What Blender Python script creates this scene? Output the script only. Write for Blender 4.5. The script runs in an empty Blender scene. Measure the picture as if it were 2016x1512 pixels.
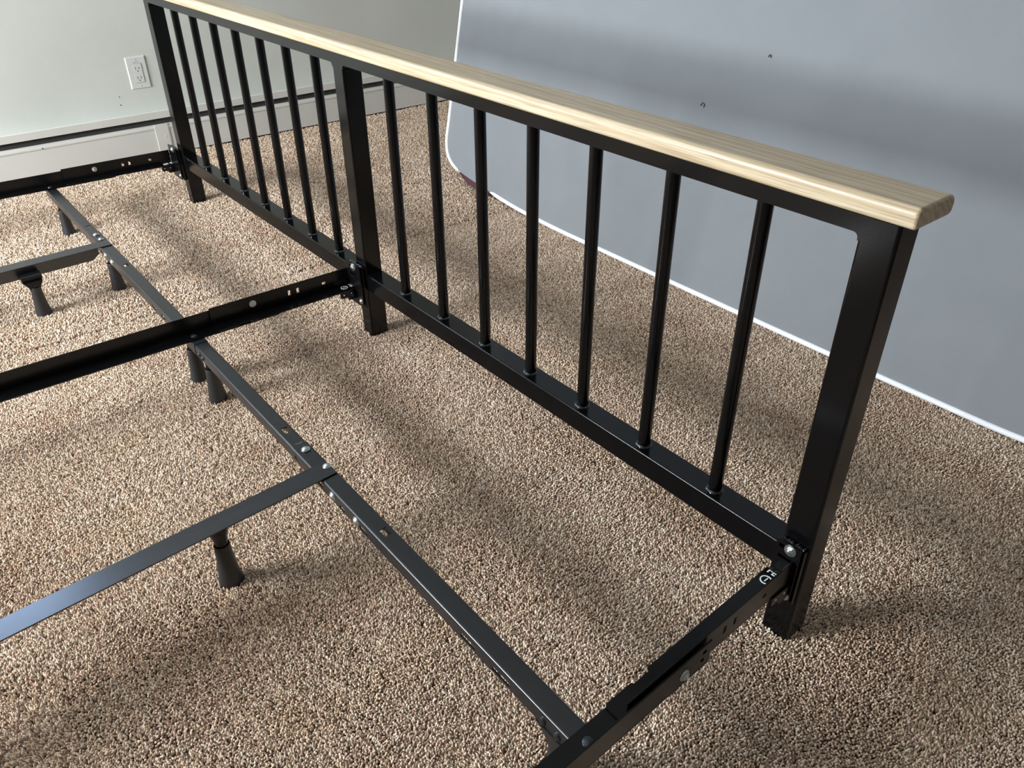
import bpy, bmesh, math, random
import numpy as np
from mathutils import Vector, Matrix
random.seed(7); rng = np.random.default_rng(7)
SC = bpy.context.scene; COL = SC.collection

# ------------------------------------------------------------------ camera, light, exposure
cam_d = bpy.data.cameras.new('camera'); cam = bpy.data.objects.new('camera', cam_d); COL.objects.link(cam)
cam.location = (0.2837, -0.6579, 0.7893); cam.rotation_euler = (0.99275, 0.00375, 0.88692)
cam_d.sensor_width = 36; cam_d.lens = 1556.84/2016*36; cam_d.clip_start = .02
SC.camera = cam
W = bpy.data.worlds.new('sky'); SC.world = W; W.use_nodes = True
W.node_tree.nodes['Background'].inputs[0].default_value = (.62, .78, 1, 1)
W.node_tree.nodes['Background'].inputs[1].default_value = .5
def area(name, loc, rot, sx, sy, power, col):
    d = bpy.data.lights.new(name, 'AREA'); d.shape = 'RECTANGLE'; d.size = sx; d.size_y = sy; d.energy = power; d.color = col
    o = bpy.data.objects.new(name, d); COL.objects.link(o); o.location = loc; o.rotation_euler = rot; return o
WX, WZ, WW, WH = -1.55, .97, 1.25, .52          # front window centre and size
area('daylight_front', (WX, -2.48, WZ), (math.radians(90), 0, 0), WW, WH, 88, (.93, .97, 1))
LY, LZ, LW, LH = -.98, 1.66, .75, .55            # left window centre and size
area('daylight_left', (-2.63, LY, LZ), (math.radians(90), 0, math.radians(-90)), LW, LH, 10, (.46, .65, 1))
SC.view_settings.view_transform = 'Standard'; SC.view_settings.look = 'None'
SC.view_settings.gamma = 1; SC.view_settings.use_curve_mapping = False
SC.view_settings.exposure = 1.10

# ------------------------------------------------------------------ materials
def mat(name, col, rough=.5, metal=0, spec=.5, coat=0):
    m = bpy.data.materials.new(name); m.use_nodes = True
    b = m.node_tree.nodes['Principled BSDF']
    b.inputs['Base Color'].default_value = (*col, 1); b.inputs['Roughness'].default_value = rough
    b.inputs['Metallic'].default_value = metal; b.inputs['Specular IOR Level'].default_value = spec
    b.inputs['Coat Weight'].default_value = coat
    return m
def nd(m, t, **kw):
    n = m.node_tree.nodes.new(t)
    for k, v in kw.items():
        if k in n.inputs: n.inputs[k].default_value = v
        else: setattr(n, k, v)
    return n
def lk(m, a, b): m.node_tree.links.new(a, b)
def bsdf(m): return m.node_tree.nodes['Principled BSDF']
def coords(m, scale):
    tc = nd(m, 'ShaderNodeTexCoord'); mp = nd(m, 'ShaderNodeMapping'); mp.inputs['Scale'].default_value = scale
    lk(m, tc.outputs['Object'], mp.inputs['Vector']); return mp.outputs['Vector']
def ramp(m, fac, stops):
    r = nd(m, 'ShaderNodeValToRGB'); e = r.color_ramp.elements
    while len(e) > 1: e.remove(e[-1])
    e[0].position, e[0].color = stops[0][0], (*stops[0][1], 1)
    for p, c in stops[1:]:
        x = e.new(p); x.color = (*c, 1)
    lk(m, fac, r.inputs['Fac']); return r.outputs['Color']
def bump(m, h, strength, dist):
    b = nd(m, 'ShaderNodeBump'); b.inputs['Strength'].default_value = strength; b.inputs['Distance'].default_value = dist
    lk(m, h, b.inputs['Height']); lk(m, b.outputs['Normal'], bsdf(m).inputs['Normal'])
def noise(m, vec, scale, detail=3, rough=.5, dist=0):
    n = nd(m, 'ShaderNodeTexNoise'); n.inputs['Scale'].default_value = scale; n.inputs['Detail'].default_value = detail
    n.inputs['Roughness'].default_value = rough; n.inputs['Distortion'].default_value = dist
    lk(m, vec, n.inputs['Vector']); return n.outputs['Fac']

# satin black powder coat
M_BLACK = mat('black_powder_coat', (.0022, .0024, .0028), .15, 0, .30)
v = coords(M_BLACK, (1, 1, 1)); bump(M_BLACK, noise(M_BLACK, v, 900, 1), .05, .0004)
# frame enamel with faint rub marks along the bars
def enamel(name, c0, c1, r0, r1, sc):
    m = mat(name, c0, r0, 0, .27); v = coords(m, sc); n = noise(m, v, 1, 5, .65)
    lk(m, ramp(m, n, [(.45, c0), (.80, c1)]), bsdf(m).inputs['Base Color'])
    rr = nd(m, 'ShaderNodeMapRange'); rr.inputs['To Min'].default_value = r0; rr.inputs['To Max'].default_value = r1
    lk(m, n, rr.inputs['Value']); lk(m, rr.outputs[0], bsdf(m).inputs['Roughness']); return m
M_RAIL = enamel('black_rail_enamel', (.0028, .0028, .0032), (.0055, .0055, .006), .20, .30, (40, 6, 40))
M_BAR = enamel('worn_bar_enamel', (.008, .009, .011), (.013, .015, .018), .25, .32, (5, 60, 5))
bsdf(M_BAR).inputs['Specular IOR Level'].default_value = .62
M_SUP = enamel('worn_support_enamel', (.007, .008, .011), (.018, .021, .028), .20, .27, (60, 5, 5))
bsdf(M_SUP).inputs['Specular IOR Level'].default_value = .75
M_PLASTIC = mat('black_plastic', (.014, .014, .014), .5)
M_ZINC = mat('zinc_bolt', (.62, .66, .66), .32, 1)
M_WELD = mat('glossy_weld', (.012, .012, .013), .08, 0, .8)
M_WHITE_INK = mat('white_ink', (.82, .85, .84), .6)
# pale ash wood
M_WOOD = mat('pale_ash_wood', (.6, .5, .34), .42, 0, .4, .12)
v = coords(M_WOOD, (1.3, 26, 26)); n1 = noise(M_WOOD, v, 1.0, 4, .55, .9)
wv = nd(M_WOOD, 'ShaderNodeTexWave'); wv.wave_type = 'BANDS'; wv.bands_direction = 'DIAGONAL'
wv.inputs['Scale'].default_value = 2.6; wv.inputs['Distortion'].default_value = 9; wv.inputs['Detail'].default_value = 3; wv.inputs['Detail Scale'].default_value = .8
v2 = coords(M_WOOD, (.55, 22, 22)); lk(M_WOOD, v2, wv.inputs['Vector'])
v3 = coords(M_WOOD, (14, 700, 700)); n3 = noise(M_WOOD, v3, 1, 2, .6)
mx = nd(M_WOOD, 'ShaderNodeMix'); mx.inputs[0].default_value = .35
lk(M_WOOD, n1, mx.inputs[2]); lk(M_WOOD, wv.outputs['Fac'], mx.inputs[3])
c1 = ramp(M_WOOD, mx.outputs[0], [(.15, (.38, .28, .17)), (.42, (.48, .38, .25)), (.62, (.54, .445, .305)), (.85, (.58, .50, .36))])
c3 = ramp(M_WOOD, n3, [(.36, (.70, .66, .60)), (.52, (1, 1, 1))])
mm = nd(M_WOOD, 'ShaderNodeMix', data_type='RGBA', blend_type='MULTIPLY'); mm.inputs[0].default_value = .8
lk(M_WOOD, c1, mm.inputs[6]); lk(M_WOOD, c3, mm.inputs[7]); lk(M_WOOD, mm.outputs[2], bsdf(M_WOOD).inputs['Base Color'])
bump(M_WOOD, n3, .12, .0005)
# fabrics
M_GREY = mat('grey_dust_cover_fabric', (.36, .385, .415), .9, 0, .2)
v = coords(M_GREY, (1, 1, 1)); nA = noise(M_GREY, v, 700, 2); nB = noise(M_GREY, v, 9, 4, .55)
lk(M_GREY, ramp(M_GREY, nB, [(.3, (.212, .228, .243)), (.7, (.226, .242, .257))]), bsdf(M_GREY).inputs['Base Color'])
ad = nd(M_GREY, 'ShaderNodeMath', operation='MULTIPLY_ADD'); ad.inputs[1].default_value = .05; lk(M_GREY, nA, ad.inputs[0]); lk(M_GREY, nB, ad.inputs[2])
bump(M_GREY, ad.outputs[0], .25, .0022)
M_PIPE = mat('white_binding_tape', (.84, .87, .90), .55)
v = coords(M_PIPE, (1, 1, 1)); bump(M_PIPE, noise(M_PIPE, v, 420, 1), .3, .001)
M_BURG = mat('burgundy_fabric', (.085, .030, .045), .9)
# paint
def paint(name, c, rough, bs=.12):
    m = mat(name, c, rough); v = coords(m, (1, 1, 1)); n = noise(m, v, 3.5, 4, .5); k = .93
    lk(m, ramp(m, n, [(.35, tuple(x*k for x in c)), (.65, c)]), bsdf(m).inputs['Base Color'])
    bump(m, noise(m, v, 260, 2), bs, .001); return m
M_WALL = paint('wall_paint', (.58, .60, .555), .62)
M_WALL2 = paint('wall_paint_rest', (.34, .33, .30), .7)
M_CEIL = paint('ceiling_paint', (.48, .48, .46), .8)
M_HEAT = paint('heater_enamel', (.62, .62, .585), .42, .03)
M_DAMP = mat('dark_damper', (.045, .045, .043), .45)
M_HOLE = mat('dark_hole', (.01, .01, .01), .9)
M_PLATE = mat('white_outlet_plastic', (.61, .625, .60), .32)
M_FRAMEW = mat('white_window_frame', (.75, .75, .73), .4)
M_GLASS = mat('window_glass', (1, 1, 1), 0); bsdf(M_GLASS).inputs['Transmission Weight'].default_value = 1; bsdf(M_GLASS).inputs['IOR'].default_value = 1.45
M_UNDER = paint('carpet_backing', (.20, .15, .11), .95, .3)
# carpet tufts
M_PILE = mat('carpet_yarn', (.5, .4, .32), .85, 0, .15)
at = nd(M_PILE, 'ShaderNodeAttribute', attribute_name='yarn'); oi = nd(M_PILE, 'ShaderNodeObjectInfo')
tint = ramp(M_PILE, oi.outputs['Random'], [(0, (.86, .80, .76)), (.3, (1, .93, .86)), (.55, (.98, .96, .93)), (.8, (1.0, .90, .86)), (1, (1, 1, .96))])
mm = nd(M_PILE, 'ShaderNodeMix', data_type='RGBA', blend_type='MULTIPLY'); mm.inputs[0].default_value = 1
lk(M_PILE, at.outputs['Color'], mm.inputs[6]); lk(M_PILE, tint, mm.inputs[7])
tn = nd(M_PILE, 'ShaderNodeAttribute', attribute_name='tone', attribute_type='INSTANCER')
wear = ramp(M_PILE, tn.outputs['Fac'], [(0, (.80, .74, .71)), (.35, (.95, .92, .90)), (.6, (1, 1, 1)), (1, (1.0, .97, .92))])
m2_ = nd(M_PILE, 'ShaderNodeMix', data_type='RGBA', blend_type='MULTIPLY'); m2_.inputs[0].default_value = 1
lk(M_PILE, mm.outputs[2], m2_.inputs[6]); lk(M_PILE, wear, m2_.inputs[7]); lk(M_PILE, m2_.outputs[2], bsdf(M_PILE).inputs['Base Color'])

# ------------------------------------------------------------------ helpers
def link(name, me, m=None, parent=None, smooth=30):
    o = bpy.data.objects.new(name, me); COL.objects.link(o)
    if m is not None: me.materials.append(m)
    if parent is not None: o.parent = parent; o.matrix_parent_inverse = parent_world(parent).inverted()
    if smooth:
        me.shade_smooth(); me.set_sharp_from_angle(angle=math.radians(smooth))
        w = o.modifiers.new('normals', 'WEIGHTED_NORMAL'); w.keep_sharp = True; w.weight = 80
    return o
def parent_world(p):
    m = p.matrix_basis.copy()
    if p.parent is not None: m = parent_world(p.parent) @ p.matrix_parent_inverse @ m
    return m
def finish(name, bm, m, parent=None, smooth=30, xf=None):
    if xf is not None: bmesh.ops.transform(bm, matrix=xf, verts=bm.verts)
    bmesh.ops.recalc_face_normals(bm, faces=bm.faces)
    me = bpy.data.meshes.new(name); bm.to_mesh(me); bm.free(); return link(name, me, m, parent, smooth)
def empty(name, loc):
    o = bpy.data.objects.new(name, None); COL.objects.link(o); o.location = loc; o.empty_display_size = .05; return o
def tag(o, label, cat, group=None):
    o['label'] = label; o['category'] = cat
    if group: o['group'] = group
    return o
def bm_box(bm, x0, x1, y0, y1, z0, z1, bev=0, seg=3):
    r = bmesh.ops.create_cube(bm, size=1)
    bmesh.ops.transform(bm, matrix=Matrix.Translation(((x0+x1)/2, (y0+y1)/2, (z0+z1)/2)) @ Matrix.Diagonal((abs(x1-x0), abs(y1-y0), abs(z1-z0), 1)), verts=r['verts'])
    if bev:
        es = list({e for v in r['verts'] for e in v.link_edges})
        bmesh.ops.bevel(bm, geom=es, offset=bev, segments=seg, affect='EDGES', profile=.5)
def box(name, x0, x1, y0, y1, z0, z1, m, parent=None, bev=0, seg=3, xf=None):
    bm = bmesh.new(); bm_box(bm, x0, x1, y0, y1, z0, z1, bev, seg); return finish(name, bm, m, parent, xf=xf)
def bm_prism(bm, pts, axis, a, b, bev=0, seg=2):
    def P(p, t):
        return {'x': (t, p[0], p[1]), 'y': (p[0], t, p[1]), 'z': (p[0], p[1], t)}[axis]
    va = [bm.verts.new(P(p, a)) for p in pts]; vb = [bm.verts.new(P(p, b)) for p in pts]; n = len(pts)
    f0 = bm.faces.new(va); f1 = bm.faces.new(list(reversed(vb)))
    for i in range(n): bm.faces.new((va[i], vb[i], vb[(i+1) % n], va[(i+1) % n]))
    if bev:
        es = list(set(f0.edges) | set(f1.edges)); bmesh.ops.bevel(bm, geom=es, offset=bev, segments=seg, affect='EDGES', profile=.5)
def prism(name, pts, axis, a, b, m, parent=None, bev=0, seg=2, xf=None, smooth=30):
    bm = bmesh.new(); bm_prism(bm, pts, axis, a, b, bev, seg); return finish(name, bm, m, parent, smooth, xf)
def rrect(x0, x1, y0, y1, r, n=4):
    rs = r if isinstance(r, (tuple, list)) else (r,)*4; out = []
    for (cx, cy, a0, rr) in ((x1-rs[0], y1-rs[0], 0, rs[0]), (x0+rs[1], y1-rs[1], 90, rs[1]), (x0+rs[2], y0+rs[2], 180, rs[2]), (x1-rs[3], y0+rs[3], 270, rs[3])):
        for i in range(n+1):
            t = math.radians(a0+90*i/n); out.append((cx+rr*math.cos(t), cy+rr*math.sin(t)))
    return out
def bm_lathe(bm, prof, M=Matrix.Identity(4), n=24):
    """prof: list of (r, z) about local z"""
    rings = []
    for r, z in prof:
        if r < 1e-6: rings.append([bm.verts.new(M @ Vector((0, 0, z)))])
        else: rings.append([bm.verts.new(M @ Vector((r*math.cos(2*math.pi*i/n), r*math.sin(2*math.pi*i/n), z))) for i in range(n)])
    for A, B in zip(rings, rings[1:]):
        for i in range(n):
            j = (i+1) % n
            if len(A) == 1 and len(B) == 1: continue
            if len(A) == 1: bm.faces.new((A[0], B[i], B[j]))
            elif len(B) == 1: bm.faces.new((A[i], A[j], B[0]))
            else: bm.faces.new((A[i], A[j], B[j], B[i]))
def lathe(name, prof, M, m, parent=None, n=24, smooth=35):
    bm = bmesh.new(); bm_lathe(bm, prof, M, n); return finish(name, bm, m, parent, smooth)
def at_dir(p, d):
    return Matrix.Translation(p) @ Vector((0, 0, 1)).rotation_difference(Vector(d)).to_matrix().to_4x4()
def tube(name, pts, r, m, parent=None, n=8, closed=False, flat=None):
    bm = bmesh.new(); rings = []; P = [Vector(p) for p in pts]; N = len(P)
    for i, p in enumerate(P):
        a = P[(i-1) % N] if (closed or i > 0) else P[i]; b = P[(i+1) % N] if (closed or i < N-1) else P[i]
        t = (b-a).normalized(); u = t.orthogonal().normalized() if flat is None else t.cross(flat).normalized(); w = t.cross(u).normalized()
        rings.append([bm.verts.new(p + r*(math.cos(2*math.pi*k/n)*u + math.sin(2*math.pi*k/n)*w)) for k in range(n)])
    rng_ = range(N if closed else N-1)
    for i in rng_:
        A, B = rings[i], rings[(i+1) % N]
        for k in range(n): bm.faces.new((A[k], A[(k+1) % n], B[(k+1) % n], B[k]))
    if not closed: bm.faces.new(rings[0]); bm.faces.new(rings[-1])
    return finish(name, bm, m, parent, 60)
def cut(o, cutters):
    """boolean-cut real slots into object o; cutters = list of bmesh-building callables"""
    bm = bmesh.new()
    for c in cutters: c(bm)
    bmesh.ops.recalc_face_normals(bm, faces=bm.faces)
    cm = bpy.data.meshes.new('cutter'); bm.to_mesh(cm); bm.free()
    co = bpy.data.objects.new('cutter', cm); COL.objects.link(co)
    for w in [w for w in o.modifiers if w.name == 'normals']: o.modifiers.remove(w)
    md = o.modifiers.new('cut', 'BOOLEAN'); md.object = co; md.operation = 'DIFFERENCE'; md.solver = 'EXACT'; md.use_self = True
    bpy.context.view_layer.update()
    dg = bpy.context.evaluated_depsgraph_get()
    me = bpy.data.meshes.new_from_object(o.evaluated_get(dg)); old = o.data
    o.modifiers.remove(o.modifiers['cut']); o.data = me; me.name = old.name
    me.shade_smooth(); me.set_sharp_from_angle(angle=math.radians(30))
    w = o.modifiers.new('normals', 'WEIGHTED_NORMAL'); w.keep_sharp = True; w.weight = 80
    bpy.data.objects.remove(co); bpy.data.meshes.remove(cm); bpy.data.meshes.remove(old)
def copy_tree(o, parent=None):
    c = o.copy(); COL.objects.link(c)
    if parent is not None: c.parent = parent; c.matrix_parent_inverse = o.matrix_parent_inverse.copy()
    for ch in list(o.children): copy_tree(ch, c)
    return c

# ------------------------------------------------------------------ the room
XL, XR, YF, YB, ZC = -2.505, 1.95, -2.40, 1.36, 2.15
def struct(o): o['kind'] = 'structure'; return o
struct(box('floor', XL-.1, XR+.1, YF-.1, YB+.1, -.06, -.0075, M_UNDER))
struct(box('ceiling', XL-.1, XR+.1, YF-.1, YB+.1, ZC, ZC+.06, M_CEIL))
struct(box('wall_back', XL-.1, XR+.1, YB, YB+.1, -.0075, ZC, M_WALL2))
struct(box('wall_right', XR, XR+.1, YF, YB, -.0075, ZC, M_WALL2))
def wall_with_hole(name, m, make):
    bm = bmesh.new()
    for b in make: bm_box(bm, *b)
    return struct(finish(name, bm, m, smooth=0))
z0 = -.0075
wl = wall_with_hole('wall_left', M_WALL, [(XL-.1, XL, LY+LW/2, YB, z0, ZC), (XL-.1, XL, YF, LY-LW/2, z0, ZC),
    (XL-.1, XL, LY-LW/2, LY+LW/2, z0, LZ-LH/2), (XL-.1, XL, LY-LW/2, LY+LW/2, LZ+LH/2, ZC)])
wf = wall_with_hole('wall_front', M_WALL2, [(XL-.1, WX-WW/2, YF-.1, YF, z0, ZC), (WX+WW/2, XR+.1, YF-.1, YF, z0, ZC),
    (WX-WW/2, WX+WW/2, YF-.1, YF, z0, WZ-WH/2), (WX-WW/2, WX+WW/2, YF-.1, YF, WZ+WH/2, ZC)])
def frame_bm(x0, x1, z0, z1, y0, y1, t):
    bm = bmesh.new()
    bm_box(bm, x0, x0+t, y0, y1, z0, z1); bm_box(bm, x1-t, x1, y0, y1, z0, z1)
    bm_box(bm, x0+t, x1-t, y0, y1, z0, z0+t); bm_box(bm, x0+t, x1-t, y0, y1, z1-t, z1)
    bm_box(bm, (x0+x1)/2-t/2, (x0+x1)/2+t/2, y0, y1, z0+t, z1-t); return bm
w1 = struct(finish('window_1', frame_bm(WX-WW/2, WX+WW/2, WZ-WH/2, WZ+WH/2, YF-.07, YF-.03, .03), M_FRAMEW, smooth=0))
R90 = Matrix.Translation((XL, LY, LZ)) @ Matrix.Rotation(math.radians(90), 4, 'Z')
w2 = struct(finish('window_2', frame_bm(-LW/2, LW/2, -LH/2, LH/2, .03, .07, .03), M_FRAMEW, smooth=0, xf=R90))
# two small screw holes in the left wall, with chipped paint round the upper one
for (y, z) in ((.0133, .1887), (.0114, .1641)):
    lathe('screw_hole', [(0, .0006), (.0016, .0006), (.0018, 0)], at_dir((XL, y, z), (1, 0, 0)), M_HOLE, wl, 12)
prism('paint_chip', [(y*.001+.0105, z*.001+.186) for y, z in ((0, 0), (6.5, .4), (7, 7), (5, 7.6), (4.6, 6.6), (1, 6.8), (-.6, 4))], 'x', XL, XL+.0002, M_PLATE, wl)

# ------------------------------------------------------------------ baseboard heater along the left wall
ht = empty('baseboard_heater', (-2.48, 0, 0)); tag(ht, 'long white metal baseboard heater running along the left wall', 'heater')
HX = -2.45; HY0, HY1 = YF+.02, YB-.03
prism('front_panel', [(HX, .006), (HX, .0855), (HX+.0016, .0875), (HX+.0016, .0925), (HX-.0002, .0955), (HX-.0005, .1005), (HX-.006, .1005), (HX-.006, .094), (HX-.004, .006)], 'y', HY0, HY1, M_HEAT, ht)
prism('top_cover', [(HX-.0005, .1185), (HX-.0005, .1400), (HX-.004, .1420), (XL, .1290), (XL, .1260), (HX-.0045, .1390), (HX-.004, .1370), (HX-.004, .1185)], 'y', HY0, HY1, M_HEAT, ht)
prism('damper', [(HX-.010, .094), (HX-.020, .128), (HX-.022, .128), (HX-.012, .094)], 'y', HY0, HY1, M_DAMP, ht)
box('back_plate', XL, XL+.003, HY0, HY1, .004, .125, M_DAMP, ht)
jc = box('joint_strip', HX-.001, HX+.0028, .080, .124, .006, .1008, M_HEAT, ht, .0008, 2)
lathe('screw', [(0, .0012), (.0018, .0010), (.0024, 0)], at_dir((HX+.0028, .1105, .062), (1, 0, 0)), M_PLATE, jc, 12)
box('seam', HX+.0005, HX+.0029, .1215, .1222, .008, .100, M_DAMP, jc)
lathe('screw', [(0, .0012), (.0016, .0010), (.002, 0)], at_dir((HX+.0017, -.252, .0895), (1, 0, 0)), M_DAMP, ht, 12)

# ------------------------------------------------------------------ wall outlet
ol = empty('wall_outlet', (XL, .0865, .2528)); tag(ol, 'white rectangular duplex outlet plate on the left wall above the baseboard heater', 'outlet')
bm = bmesh.new(); y0_, y1_, zz0, zz1 = .0560, .1170, .2045, .3005
a = [bm.verts.new((XL, y, z)) for y, z in ((y0_, zz0), (y1_, zz0), (y1_, zz1), (y0_, zz1))]
b_ = [bm.verts.new((XL+.0035, y, z)) for y, z in ((y0_+.0025, zz0+.0025), (y1_-.0025, zz0+.0025), (y1_-.0025, zz1-.0025), (y0_+.0025, zz1-.0025))]
bm.faces.new(a[::-1]); bm.faces.new(b_)
for i in range(4): bm.faces.new((a[i], a[(i+1) % 4], b_[(i+1) % 4], b_[i]))
finish('cover_plate', bm, M_PLATE, ol, 0)
box('reveal', XL+.003, XL+.00365, .0718, .1013, .2228, .2802, M_DAMP, ol)
fc = box('socket_face', XL+.003, XL+.0050, .0724, .1007, .2234, .2796, M_PLATE, ol, .0008, 2)
for zc in (.2640, .2360):
    for dy in (-.0052, .0052): box('slot', XL+.0045, XL+.0052, .0865+dy-.0008, .0865+dy+.0008, zc-.001, zc+.0055, M_HOLE, fc)
    lathe('slot', [(0, .0002), (.0018, .0002), (.0018, 0)], at_dir((XL+.0050, .0865, zc-.0060), (1, 0, 0)), M_HOLE, fc, 10)
for zc in (.2910, .2135):
    s = lathe('screw', [(0, .0008), (.0020, .0006), (.0024, 0)], at_dir((XL+.0034, .0865, zc), (1, 0, 0)), M_PLATE, ol, 12)
    box('slot', XL+.0040, XL+.0043, .0863, .0867, zc-.0018, zc+.0018, M_HOLE, s)
bm = bmesh.new()                      # tiny stamped marking above the sockets (too small to read)
for i, w in enumerate((.0022, .0012, .0018, .0016, .0020)): bm_box(bm, XL+.0034, XL+.0037, .0795+i*.0030, .0795+i*.0030+w, .2836, .2846)
finish('stamped_marking', bm, M_DAMP, ol, 0)

# ------------------------------------------------------------------ footboard
D = .0365; ZT, ZTB, ZB, ZBB = .532, .5160, .1352, .1009
fb = empty('footboard', (-.99, D/2, 0)); tag(fb, 'black metal spindle footboard with three square posts and a pale wooden top cap', 'footboard')
posts = [(-1.980, -1.9445), (-1.0072, -.9722), (-.0362, 0)]
for x0, x1 in posts:
    prism('post', rrect(x0, x1, 0, D, .0032, 5), 'z', -.0065, ZT-.0002, M_BLACK, fb)
# top rail: one outline with small filleted corners where it meets the posts
pts = [(-1.9768, ZT), (-1.9768, ZTB-.007)]
def fillet(cx, cz, a0, a1, r, n=5): return [(cx+r*math.cos(math.radians(a0+(a1-a0)*i/n)), cz+r*math.sin(math.radians(a0+(a1-a0)*i/n))) for i in range(n+1)]
r = .0055
for i, (x0, x1) in enumerate(posts):
    if i > 0: pts += fillet(x0-r, ZTB-r, 90, 0, r) + [(x0, ZTB-.007)]
    if i < 2: pts += [(x1, ZTB-.007)] + fillet(x1+r, ZTB-r, 180, 90, r)
pts += [(-.0032, ZTB-.007), (-.0032, ZT)]
prism('top_rail', pts[::-1], 'y', -.0001, D-.0004, M_BLACK, fb)
# wooden cap
CX0, CX1, CY0, CY1, CZ0, CZ1 = -1.992, .0120, -.0015, .0625, ZT, .5515
bm = bmesh.new(); bm_prism(bm, rrect(CY0, CY1, CZ0, CZ1, (.0085, .0065, .0045, .007), 8), 'x', CX0, CX1)
bmesh.ops.recalc_face_normals(bm, faces=bm.faces)
ends = [f for f in bm.faces if len(f.verts) > 8]
bmesh.ops.bevel(bm, geom=list({e for f in ends for e in f.edges}), offset=.0035, segments=4, affect='EDGES', profile=.5)
finish('wooden_cap', bm, M_WOOD, fb)
# bottom rails
for x0, x1 in ((-1.9448, -1.0070), (-.9724, -.0360)):
    box('bottom_rail', x0, x1, .0006, .0355, ZBB, ZB, M_BLACK, fb, .0022, 4)
# spindles
sx = [-1.8185, -1.6995, -1.5795, -1.4610, -1.3410, -1.2245, -1.1075, -.8575, -.7365, -.6180, -.5035, -.3870, -.2660, -.1460]
sp = None
for x in sx:
    if sp is None:
        sp = lathe('spindle', [(.0086, ZB-.001), (.0086, ZTB+.002)], Matrix.Translation((x, .0180, 0)), M_BLACK, fb, 28)
        bm = bmesh.new(); n, k = 22, 6; rings = []
        for i in range(n):
            t = 2*math.pi*i/n; wob = .0026+.0009*math.sin(5*t+1)+.0004*math.sin(11*t)
            rings.append([bm.verts.new((x+(.0088+wob*math.cos(u))*math.cos(t), .0180+(.0088+wob*math.cos(u))*math.sin(t), ZB+.0003+wob*.9*math.sin(u))) for u in [2*math.pi*q/k for q in range(k)]])
        for i in range(n):
            for q in range(k): bm.faces.new((rings[i][q], rings[(i+1) % n][q], rings[(i+1) % n][(q+1) % k], rings[i][(q+1) % k]))
        finish('weld_bead', bm, M_WELD, sp, 60)
        x_first = x
    else:
        c = copy_tree(sp, fb); c.matrix_basis = Matrix.Translation((x-x_first, 0, 0)) @ sp.matrix_basis

# ------------------------------------------------------------------ steel bed frame
bf = empty('bed_frame', (-1.0, -.6, 0)); tag(bf, 'low black steel bed frame of angle rails and cross bar standing on plastic feet', 'bed frame')
T = .0022
def bolt(parent, p, d, r=.0058, hexa=True, m=None):
    M = at_dir(p, d); bm = bmesh.new()
    bm_lathe(bm, [(0, .0009), (r*1.25, .0009), (r*1.3, 0)], M, 20)
    if hexa: bm_lathe(bm, [(r*.92, .0006), (r*.92, .0028), (r*.78, .0034), (0, .0034)], M, 6); bm_lathe(bm, [(r*.46, .003), (r*.44, .0044), (r*.3, .0048), (0, .0048)], M, 14)
    else: bm_lathe(bm, [(r, .0008), (r*.86, .0022), (r*.5, .0032), (0, .0036)], M, 20)
    return finish('bolt', bm, m or M_ZINC, parent, 35)
def rivet(parent, p, d, r=.0050, m=None):
    return lathe('rivet', [(r, 0), (r*.93, .0012), (r*.6, .0024), (0, .0029)], at_dir(p, d), m or M_BAR, parent, 18)
def slot_cut(x, y, z, lx, ly, lz): return lambda bm: bm_box(bm, x-lx/2, x+lx/2, y-ly/2, y+ly/2, z-lz/2, z+lz/2)
def text_mesh(name, body, size, M, m, parent):
    cu = bpy.data.curves.new(name, 'FONT'); cu.body = body; cu.size = size; cu.extrude = .00012; cu.offset = size*.018
    cu.align_x = 'CENTER'; cu.align_y = 'CENTER'; t = bpy.data.objects.new(name, cu); COL.objects.link(t)
    bpy.context.view_layer.update(); me = bpy.data.meshes.new_from_object(t.evaluated_get(bpy.context.evaluated_depsgraph_get()))
    bpy.data.objects.remove(t); bpy.data.curves.remove(cu); me.transform(M); return link(name, me, m, parent, 0)
def ring_bm(bm, cx, cy, z, r0, r1, a0=0, a1=360, n=26, h=.00024):
    for i in range(n):
        t0, t1 = [math.radians(a0+(a1-a0)*(i+k)/n) for k in (0, 1)]
        q = [(r0, t0), (r1, t0), (r1, t1), (r0, t1)]
        lo = [bm.verts.new((cx+r_*math.cos(t), cy+r_*math.sin(t), z-h)) for r_, t in q]
        hi = [bm.verts.new((cx+r_*math.cos(t), cy+r_*math.sin(t), z+h)) for r_, t in q]
        bm.faces.new(hi)
        for k in range(4): bm.faces.new((lo[k], lo[(k+1) % 4], hi[(k+1) % 4], hi[k]))

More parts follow.
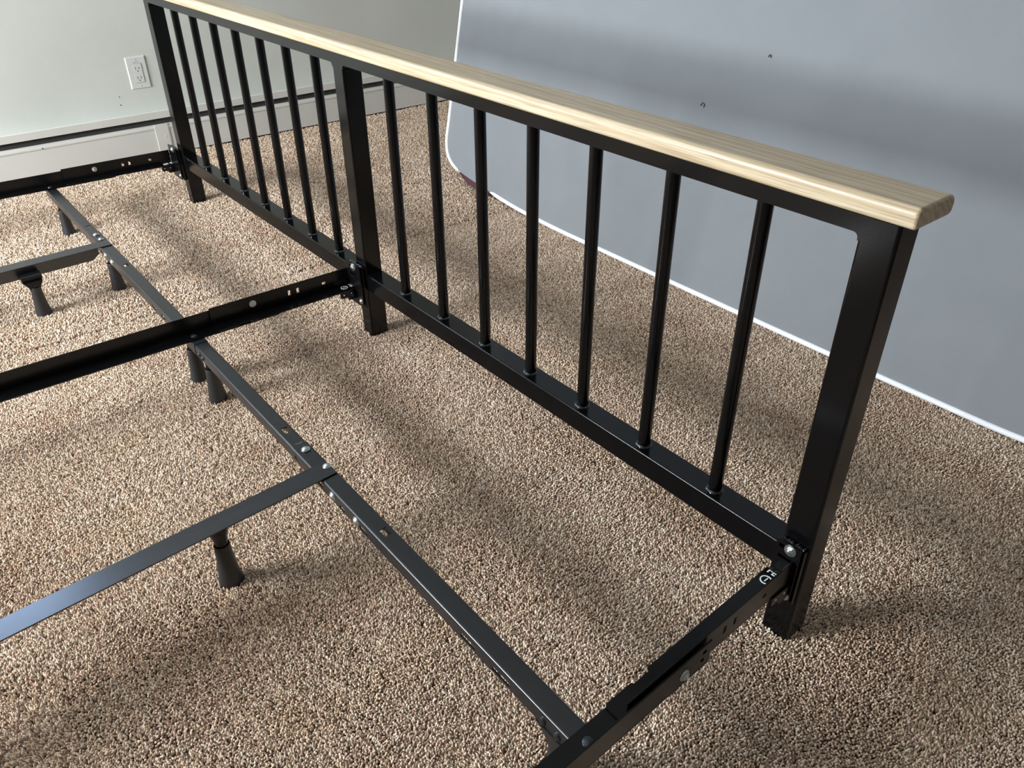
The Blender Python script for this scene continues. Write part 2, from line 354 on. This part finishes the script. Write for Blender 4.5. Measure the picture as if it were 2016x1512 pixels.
def angle_rail(px, out, slope, y_end=-1.95):
    """px: x of the extension piece's upright flange at the footboard; out=+1 upright on +x side; slope dx/d(-y)"""
    s = out
    def X(d): return -s*d                       # local offset from upright towards the lying flange
    # local frame: x' = distance from px, y as is, z as is
    xf = Matrix(((1, -slope, 0, px), (0, 1, 0, 0), (0, 0, 1, 0), (0, 0, 0, 1)))
    def bx(bm, d0, d1, y0, y1, z0, z1, bev=.0004): bm_box(bm, min(X(d0), X(d1)), max(X(d0), X(d1)), y0, y1, z0, z1, bev, 2)
    # extension piece (towards the footboard)
    bm = bmesh.new(); bx(bm, 0, T, -.288, -.0095, .1012, .1345)
    up = finish('rail_extension', bm, M_RAIL, bf, xf=None)
    cut(up, [slot_cut(X(T/2), -.1185, .1185, .01, .0055, .0105), slot_cut(X(T/2), -.1360, .1185, .01, .0055, .0105), slot_cut(X(T/2), -.0645, .1170, .01, .0075, .0055)])
    bm = bmesh.new(); bm.from_mesh(up.data)
    pl = [(X(0), -.288), (X(.026), -.288), (X(.0285), -.2855), (X(.0285), -.249), (X(.0255), -.247), (X(.0255), -.226), (X(.0300), -.223), (X(.0305), -.010), (X(0), -.010)]
    bm_prism(bm, pl, 'z', .0990, .1012, 0); bmesh.ops.recalc_face_normals(bm, faces=bm.faces)
    bmesh.ops.transform(bm, matrix=xf, verts=bm.verts); bm.to_mesh(up.data); bm.free()
    up.data.shade_smooth(); up.data.set_sharp_from_angle(angle=math.radians(30))
    # long piece
    bm = bmesh.new(); bx(bm, -.0045, -.0045+T, y_end, -.164, .0960, .1290)
    lg = finish('side_rail', bm, M_RAIL, bf)
    cut(lg, [slot_cut(X(-.0045+T/2), -.1755, .1195, .01, .006, .005), slot_cut(X(-.0045+T/2), -.1775, .1085, .01, .005, .005)])
    bm = bmesh.new(); bm.from_mesh(lg.data)
    pl = [(X(-.0045), -.166), (X(.0245), -.166), (X(.0275), -.175), (X(.0275), y_end), (X(-.0045), y_end)]
    bm_prism(bm, pl, 'z', .0958, .0980, 0); bmesh.ops.recalc_face_normals(bm, faces=bm.faces)
    bmesh.ops.transform(bm, matrix=xf, verts=bm.verts); bm.to_mesh(lg.data); bm.free()
    lg.data.shade_smooth(); lg.data.set_sharp_from_angle(angle=math.radians(30))
    if s < 0: bolt(up, xf @ Vector((X(T), -.2085, .1195)), (-s, 0, 0), .0052)
    bolt(lg, xf @ Vector((X(-.0045), -.2065, .1095)), (s, 0, 0), .0052)
    rivet(lg, xf @ Vector((X(.0125), -.326, .0980)), (0, 0, 1), .0062)
    # white stencilled mark on the lying flange
    z = .1015; c = xf @ Vector((X(.0165), 0, 0)); cx = c.x
    text_mesh('lettering', 'FB', .0125, Matrix.Translation((cx-.0035, -.0135, z)), M_WHITE_INK, up)
    bm = bmesh.new(); ring_bm(bm, cx-.002, -.0290, z, .0056, .0070, 0, 360); rg = finish('ring_mark', bm, M_WHITE_INK, up, 0)
    text_mesh('numeral', '1', .0095, Matrix.Translation((cx-.002, -.0290, z)), M_WHITE_INK, up)
    return up, lg
angle_rail(-.0105, 1, .028)
angle_rail(-1.0270, -1, -.012)
angle_rail(-2.0350, -1, -.026)

# brackets that tie the rails to the posts
def bracket(x0, x1, railx, side, low=True):
    """x0..x1: plate on the post face; railx: x of the tab beside the rail"""
    y0, y1 = -.0125, -.0100
    bm = bmesh.new(); bm_prism(bm, rrect(x0, x1, .068, .1545, (.004, .004, .002, .002), 4), 'y', y0, y1)
    b = finish('mounting_bracket', bm, M_RAIL, bf)
    cut(b, [slot_cut((x0+x1)/2-.003, y0, .1460, .017, .02, .0052), slot_cut((x0+x1)/2, y0, .1310, .020, .02, .0045), slot_cut((x0+x1)/2, y0, .0930, .020, .02, .0050)])
    # welded hook plate on the post with a glossy bead on top
    box('hook_plate', x0+.002, x1+.0025, -.0075, -.0002, .066, .1490, M_BLACK, fb, .0008, 2)
    bm = bmesh.new(); n = 16; rr = random.Random(int(abs(x0)*1000))
    ring = []
    for i in range(n+1):
        t = i/n; x = x0+.004+(x1-x0-.004)*t; w = .0014+.0007*math.sin(i*2.1)+.0004*rr.random()
        ring.append([bm.verts.new((x, -.0035+w*1.6*math.cos(u), .1500+.0006*math.sin(i*1.3)+w*math.sin(u))) for u in [2*math.pi*q/6 for q in range(6)]])
    for i in range(n):
        for q in range(6): bm.faces.new((ring[i][q], ring[i+1][q], ring[i+1][(q+1) % 6], ring[i][(q+1) % 6]))
    bm.faces.new(ring[0]); bm.faces.new(ring[-1])
    finish('weld_bead', bm, M_WELD, fb, 60)
    bolt(b, ((x0+x1)/2+.003, y0, .1460), (0, -1, 0), .0058)
    if low: bolt(b, (x1-.006, y0, .0790), (0, -1, 0), .0045, False)
    # tab running back beside and below the rail
    pl = [(-.046, .0995), (-.046, .0890), (-.043, .0865), (-.031, .0865), (-.029, .0800), (y1, .0800), (y1, .0995)]
    t = prism('bracket_tab', pl, 'x', railx-.0011, railx+.0011, M_RAIL, b)
    for (y, z) in ((-.0385, .0935), (-.0225, .0935)): lathe('rivet', [(.0016, 0), (.0013, .0006), (0, .0008)], at_dir((railx+.0011*side, y, z), (side, 0, 0)), M_ZINC, t, 10)
    return b
bracket(-.0360, -.0050, -.0085, 1)
bracket(-1.0270, -.9740, -.9985, 1)
bracket(-2.0200, -1.9600, -2.0070, 1)

# cross bar under the rails, two telescoping halves
BY0, BY1, BZ0, BZ1 = -.3370, -.3135, .0765, .0952
def channel(name, x0, x1, grow, slots_top, slots_front, m):
    g = grow; t = .0018; bm = bmesh.new()
    o = [(BY0-g, BZ0), (BY0-g, BZ1+g-.0028)] + fillet(BY0-g+.0028, BZ1+g-.0028, 180, 90, .0028, 4)[1:] + fillet(BY1+g-.0028, BZ1+g-.0028, 90, 0, .0028, 4) + [(BY1+g, BZ0), (BY1+g-t, BZ0), (BY1+g-t, BZ1+g-t), (BY0-g+t, BZ1+g-t), (BY0-g+t, BZ0)]
    bm_prism(bm, o, 'x', x0, x1); b = finish(name, bm, m, bf)
    cs = [slot_cut(x, (BY0+BY1)/2+.0015, BZ1+g, l+.0015, .0096, .012) for x, l in slots_top] + [slot_cut(x, BY0-g, z, l, .012, .0062) for x, l, z in slots_front]
    if cs: cut(b, cs)
    return b
E_ = .0850
inL = channel('cross_bar', -2.045, -1.585, 0, [(-1.688, .013)], [(-1.99, .006, E_), (-1.97, .006, E_)], M_BAR)
outL = channel('cross_bar_sleeve', -1.640, -.990, .0009, [(-1.409, .014), (-1.612, .010)], [(-1.545, .012, E_), (-1.20, .022, E_), (-1.15, .022, E_)], M_BAR)
inR = channel('cross_bar', -1.010, -.560, 0, [(-.6584, .014)], [], M_BAR)
outR = channel('cross_bar_sleeve', -.6142, -.018, .0009, [(-.3805, .014), (-.583, .013)], [(-.595, .018, E_), (-.527, .013, E_), (-.412, .020, .0830), (-.468, .012, .081), (-.190, .026, .0830), (-.132, .030, .0830)], M_BAR)
YM = (BY0+BY1)/2
bolt(outR, (-.597, YM+.002, BZ1+.0009), (0, 0, 1), .0050, False); bolt(outL, (-1.624, YM, BZ1+.0009), (0, 0, 1), .0050, False)
for b, xs, m in ((outR, (-.494, -.431), M_ZINC), (outL, (-1.515, -1.468), M_ZINC)):
    for x in xs: bolt(b, (x, BY0-.0009, .0850), (0, -1, 0), .0055, False, m)
for x in (-.0655, -.0440): rivet(outR, (x, BY0-.0009, .0830), (0, -1, 0), .0052)
for x in (-.972, -.955): rivet(inR, (x, BY0, .0850), (0, -1, 0), .0045)
# thin bright scratch left on the bar beside the sleeve end
prism('scratch', [(-.6190, -.3300), (-.6160, -.3245), (-.6175, -.3180), (-.6182, -.3180), (-.6168, -.3245), (-.6195, -.3300)], 'z', BZ1, BZ1+.00015, M_ZINC, inR)
# gusset plate at the near end where the foot is fixed
prism('gusset', [(-.075, .0770), (-.020, .0770), (-.020, .0480), (-.050, .0500), (-.062, .0700)], 'y', BY0-.0025, BY0-.0002, M_BAR, outR)
# long middle supports resting on the cross bar
def support(x_end, w, slope, left_flange, y_end=-1.75):
    xf = Matrix(((1, -slope, 0, x_end+slope*-.315), (0, 1, 0, 0), (0, 0, 1, 0), (0, 0, 0, 1)))
    bm = bmesh.new(); bm_box(bm, 0, w, y_end, -.3145, BZ1+.0010, BZ1+.0030, .0005, 2)
    if left_flange: pl = [(-.352, BZ1+.0012), (y_end, BZ1+.0012), (y_end, .0700), (-.368, .0700), (-.352, .0800)]; a, b = 0, .002
    else: pl = [(-.345, BZ1+.0012), (y_end, BZ1+.0012), (y_end, .0735), (-.362, .0735), (-.345, .0840)]; a, b = w-.002, w
    bm_prism(bm, pl, 'x', a, b)
    return finish('middle_support', bm, M_SUP, bf, xf=xf), xf
s1, xf1 = support(-.5535, .0330, .055, True)
s2, xf2 = support(-1.5720, .0345, .036, False)
bolt(s1, (-.5555+.0145, -.3190, BZ1+.0030), (0, 0, 1), .0048, False); bolt(s2, (-1.583, YM, BZ1+.0030), (0, 0, 1), .0048, False)

# feet: steel stem or funnel, flared plastic glide pressed into the pile
def foot(x, y, ztop, funnel=False):
    lg = lathe('leg', ([(.0085, .050), (.0085, .068), (.0115, ztop-.015), (.0155, ztop-.002), (.0150, ztop), (0, ztop)] if funnel else [(.0078, .050), (.0078, ztop)]), Matrix.Translation((x, y, 0)), M_RAIL, bf, 24)
    prof = [(0, -.0065), (.0160, -.0065), (.0164, -.004), (.0152, .006), (.0132, .020), (.0118, .036), (.0108, .052), (.0104, .0625), (.0098, .0638), (.0088, .0635), (.0086, .056)]
    lathe('foot_glide', prof, Matrix.Translation((x, y, 0)), M_PLASTIC, lg, 32)
    return lg
foot(-.5265, -.4825, .0970, True); far_leg = foot(-1.4990, -.4890, .0700)
prism('leg_bracket', [(-.5085, .0860), (-.4690, .0860), (-.4690, .0780), (-.4800, .0590), (-.4980, .0590), (-.5085, .0740)], 'x', -1.5262, -1.5015, M_RAIL, far_leg, .0010, 2)
prism('leg_bracket', [(-.5060, .0760), (-.4715, .0760), (-.4805, .0590), (-.4975, .0590)], 'x', -1.5015, -1.4920, M_RAIL, far_leg, .0010, 2)
for x in (-.050, -.952, -1.040, -1.521, -1.940): foot(x, -.3290, .0935)

# ------------------------------------------------------------------ mattress leaning behind the footboard
mt = empty('leaning_mattress', (-.6, .66, 0)); tag(mt, 'large grey fabric bottomed mattress with white edge tape tilted against the back wall', 'mattress')
TH = .215; lean = math.atan(.20); yaw = -.016
# local: x along, z up the face, y into thickness; placed on the floor at y ~ .63
MM = Matrix.Translation((0, .6310, .0050)) @ Matrix.Rotation(yaw, 4, 'Z') @ Matrix.Rotation(-lean, 4, 'X')
XA, XB, H = -1.668, .215, 1.50
out = [(XA, .16), (XA-.001, .120), (XA+.006, .088), (XA+.022, .066), (XA+.052, .047), (XA+.100, .037), (XA+.165, .028), (XA+.245, .019), (XA+.34, .010), (XA+.45, .004), (XA+.60, .001)]
out += [(XB-.30, .001), (XB-.12, .012), (XB-.04, .04), (XB-.008, .09), (XB, .16), (XB, H-.16), (XB-.01, H-.08), (XB-.05, H-.03), (XB-.13, H)]
out += [(XA+.13, H), (XA+.05, H-.03), (XA+.01, H-.08), (XA, H-.16)]
def spl(P, k=5):
    res = []; N = len(P)
    for i in range(N):
        p0, p1, p2, p3 = [Vector(P[(i+j-1) % N]) for j in range(4)]
        for q in range(k):
            t = q/k; d = (p2-p1).length
            a = p1+(p2-p0)/( (p2-p0).length+1e-9)*d/3; b = p2-(p3-p1)/((p3-p1).length+1e-9)*d/3
            res.append(tuple((1-t)**3*p1+3*(1-t)**2*t*a+3*(1-t)*t*t*b+t**3*p2))
    return res
O2 = spl(out)
def under(x):       # the taped edge rolls under near the lifted corner
    return math.exp(-((x-(XA+.155))/.085)**4)
bm = bmesh.new()
front = [bm.verts.new((x, 0, z)) for x, z in O2]
inset = []
for i, (x, z) in enumerate(O2):
    cx, cz = (XA+XB)/2, H/2; inset.append(bm.verts.new((x+(cx-x)*.03, .0, z+(cz-z)*.04)))
n = len(O2); bm.faces.new(inset)
for i in range(n): bm.faces.new((front[i], front[(i+1) % n], inset[(i+1) % n], inset[i]))
finish('dust_cover', bm, M_GREY, mt, 60, MM)
bm = bmesh.new(); rings = []
for d, g in ((.0010, 0), (.012, .0055), (TH*.5, .011), (TH-.012, .0055), (TH, 0)):
    ring = []
    for x, z in O2:
        nx, nz = (x-(XA+XB)/2), (z-H/2); l = math.hypot(nx/((XB-XA)/2), nz/(H/2)); zz = z+(g*.6 if z < H/2 else g)*(-1 if z < H/2 else 1)
        ring.append(bm.verts.new((x+(g if nx > 0 else -g)*.6, d, max(zz-.020*under(x)*(d > .005)*(z < .2), .0006))))
    rings.append(ring)
for A, B in zip(rings, rings[1:]):
    for i in range(n): bm.faces.new((A[i], A[(i+1) % n], B[(i+1) % n], B[i]))
bm.faces.new(rings[-1])
finish('side_panel', bm, M_BURG, mt, 60, MM)
tape = [(x, .0015+.010*under(x)*(z < .2), z+.0018*under(x)*(z < .2)) for x, z in O2]
bm_pts = [MM @ Vector(p) for p in tape]
tube('edge_tape', bm_pts, .0058, M_PIPE, mt, 10, True, MM.to_3x3() @ Vector((0, 1, 0)))
for (x, y, z, l) in ((-.785, 0, .376, .010), (-.655, 0, .49, .006)):
    pts_ = [MM @ Vector((x, -.001, z)), MM @ Vector((x+l*.5, -.0025, z+l*.7)), MM @ Vector((x+l, -.001, z+l*.4)), MM @ Vector((x+l*.9, -.0015, z-l*.2))]
    tube('lint_thread', pts_, .0008, M_HOLE, mt, 5)

# ------------------------------------------------------------------ carpet pile (real tufts)
def clump_mesh(name, seed):
    r = np.random.default_rng(seed); V = []; F = []; Cc = []
    pal = [(.80, .70, .58), (.73, .62, .505), (.88, .80, .68), (.66, .545, .44), (.36, .27, .205), (.84, .74, .62), (.52, .405, .32)]
    sp_ = .0034
    for (gx, gy) in [(0, 0)] + [(math.cos(a), math.sin(a)) for a in np.arange(6)*math.pi/3]:
        x, y = gx*sp_+r.normal(0, .0006), gy*sp_+r.normal(0, .0006)
        h = .0082+r.normal(0, .0009); lx, ly = r.normal(0, .0014), r.normal(0, .0014); w = .00152*r.uniform(.82, 1.22); ph = r.uniform(0, 6.28)
        c = np.array(pal[r.integers(0, len(pal))])*r.uniform(.9, 1.1); base = len(V)
        prof = [(0, .55, .5), (.45, .95, .8), (.8, 1.0, 1.0), (1.0, .55, 1.05)]
        for t, rr, cc in prof:
            for k in range(5):
                a = ph+k*2*math.pi/5+t*1.6
                V.append((x+lx*t*t+w*rr*math.cos(a), y+ly*t*t+w*rr*math.sin(a), h*t)); Cc.append((*c, 1))
        V.append((x+lx*1.1, y+ly*1.1, h*1.08)); Cc.append((*c, 1))
        for q in range(3):
            for k in range(5):
                a0 = base+q*5+k; a1 = base+q*5+(k+1) % 5; F.append((a0, a1, a1+5, a0+5))
        for k in range(5): F.append((base+15+k, base+15+(k+1) % 5, base+20))
    me = bpy.data.meshes.new(name); me.from_pydata(V, [], F); me.materials.append(M_PILE)
    ca = me.color_attributes.new('yarn', 'FLOAT_COLOR', 'POINT'); ca.data.foreach_set('color', np.array(Cc, dtype=np.float32).ravel())
    me.shade_smooth(); return bpy.data.objects.new(name, me)
clumps = [clump_mesh('tuft_clump_source', s) for s in (1, 2, 3)]
def value_noise(x, y, s, seed):
    r = np.random.default_rng(seed); G = r.uniform(-1, 1, (64, 64)); u, v_ = (x/s) % 63, (y/s) % 63
    i, j = u.astype(int), v_.astype(int); fu, fv = u-i, v_-j; fu = fu*fu*(3-2*fu); fv = fv*fv*(3-2*fv)
    return (G[i, j]*(1-fu)+G[i+1, j]*fu)*(1-fv)+(G[i, j+1]*(1-fu)+G[i+1, j+1]*fu)*fv
def pile(x0, x1, y0, y1, step, scale):
    nx, ny = int((x1-x0)/step), int((y1-y0)/(step*.866))
    gx, gy = np.meshgrid(np.arange(nx), np.arange(ny)); gx = gx+.5*(gy % 2)
    X = x0+gx.ravel()*step; Y = y0+gy.ravel()*step*.866; N = len(X)
    X = X+rng.normal(0, step*.13, N); Y = Y+rng.normal(0, step*.13, N)
    return X, Y, np.full(N, scale)
P1 = pile(-1.35, .75, -1.15, YB-.005, .0063, .875); P2 = pile(HX+.0, -1.343, -1.15, YB-.005, .0084, 1.17)
X = np.concatenate([P1[0], P2[0]]); Y = np.concatenate([P1[1], P2[1]]); S = np.concatenate([P1[2], P2[2]]); N = len(X)
wx = value_noise(X+3, Y+3, .16, 11)+.7*value_noise(X+3, Y+3, .055, 12)+.3*value_noise(X+3, Y+3, .02, 15)
wy = value_noise(X+3, Y+3, .14, 13)+.7*value_noise(X+3, Y+3, .06, 14)+.3*value_noise(X+3, Y+3, .02, 16)
rot = np.stack([.40*wy+rng.normal(0, .15, N), .40*wx+rng.normal(0, .15, N), rng.uniform(0, 6.283, N)], 1).astype(np.float32)
# euler XYZ would spin the lean with z, so turn the wanted lean into the clump's own frame
cz, sz = np.cos(rot[:, 2]), np.sin(rot[:, 2]); lx, ly = rot[:, 1].copy(), rot[:, 0].copy()
rot[:, 0] = cz*ly + sz*lx; rot[:, 1] = -sz*ly + cz*lx
Z = -.0078+.0008*value_noise(X+3, Y+3, .05, 21)
me = bpy.data.meshes.new('carpet_pile'); me.vertices.add(N); me.vertices.foreach_set('co', np.stack([X, Y, Z], 1).astype(np.float32).ravel())
a = me.attributes.new('turn', 'FLOAT_VECTOR', 'POINT'); a.data.foreach_set('vector', rot.ravel())
a = me.attributes.new('size', 'FLOAT', 'POINT'); a.data.foreach_set('value', (S*rng.uniform(.9, 1.12, N)).astype(np.float32))
tone = .5+.32*value_noise(X+5, Y+5, .11, 31)+.22*value_noise(X+5, Y+5, .04, 32)
a = me.attributes.new('tone', 'FLOAT', 'POINT'); a.data.foreach_set('value', tone.clip(0, 1).astype(np.float32))
cp = bpy.data.objects.new('carpet_pile', me); COL.objects.link(cp); cp['kind'] = 'stuff'
tag(cp, 'beige speckled cut pile carpet covering the whole floor', 'carpet')
ng = bpy.data.node_groups.new('carpet_tufts', 'GeometryNodeTree')
ng.interface.new_socket('Geometry', in_out='INPUT', socket_type='NodeSocketGeometry'); ng.interface.new_socket('Geometry', in_out='OUTPUT', socket_type='NodeSocketGeometry')
gi = ng.nodes.new('NodeGroupInput'); go = ng.nodes.new('NodeGroupOutput'); ip = ng.nodes.new('GeometryNodeInstanceOnPoints'); gt = ng.nodes.new('GeometryNodeGeometryToInstance')
for c in clumps:
    on = ng.nodes.new('GeometryNodeObjectInfo'); on.inputs['Object'].default_value = c; ng.links.new(on.outputs['Geometry'], gt.inputs[0])
ri = ng.nodes.new('FunctionNodeRandomValue'); ri.data_type = 'INT'
for s_ in ri.inputs:
    if s_.type == 'INT' and s_.name == 'Min': s_.default_value = 0
    if s_.type == 'INT' and s_.name == 'Max': s_.default_value = 2
na = ng.nodes.new('GeometryNodeInputNamedAttribute'); na.data_type = 'FLOAT_VECTOR'; na.inputs['Name'].default_value = 'turn'
ns = ng.nodes.new('GeometryNodeInputNamedAttribute'); ns.data_type = 'FLOAT'; ns.inputs['Name'].default_value = 'size'
m2p = ng.nodes.new('GeometryNodeMeshToPoints')
er = ng.nodes.new('FunctionNodeEulerToRotation')
def first(socks): return [s for s in socks if s.enabled][0]
ng.links.new(gi.outputs[0], m2p.inputs['Mesh']); ng.links.new(m2p.outputs[0], ip.inputs['Points']); ng.links.new(gt.outputs[0], ip.inputs['Instance'])
ip.inputs['Pick Instance'].default_value = True
ng.links.new([s for s in ri.outputs if s.type == 'INT'][0], ip.inputs['Instance Index'])
ng.links.new(first(na.outputs), er.inputs[0]); ng.links.new(er.outputs[0], ip.inputs['Rotation'])
ng.links.new(first(ns.outputs), ip.inputs['Scale']); ng.links.new(ip.outputs[0], go.inputs[0])
md = cp.modifiers.new('tufts', 'NODES'); md.node_group = ng
print('tuft clumps', N)
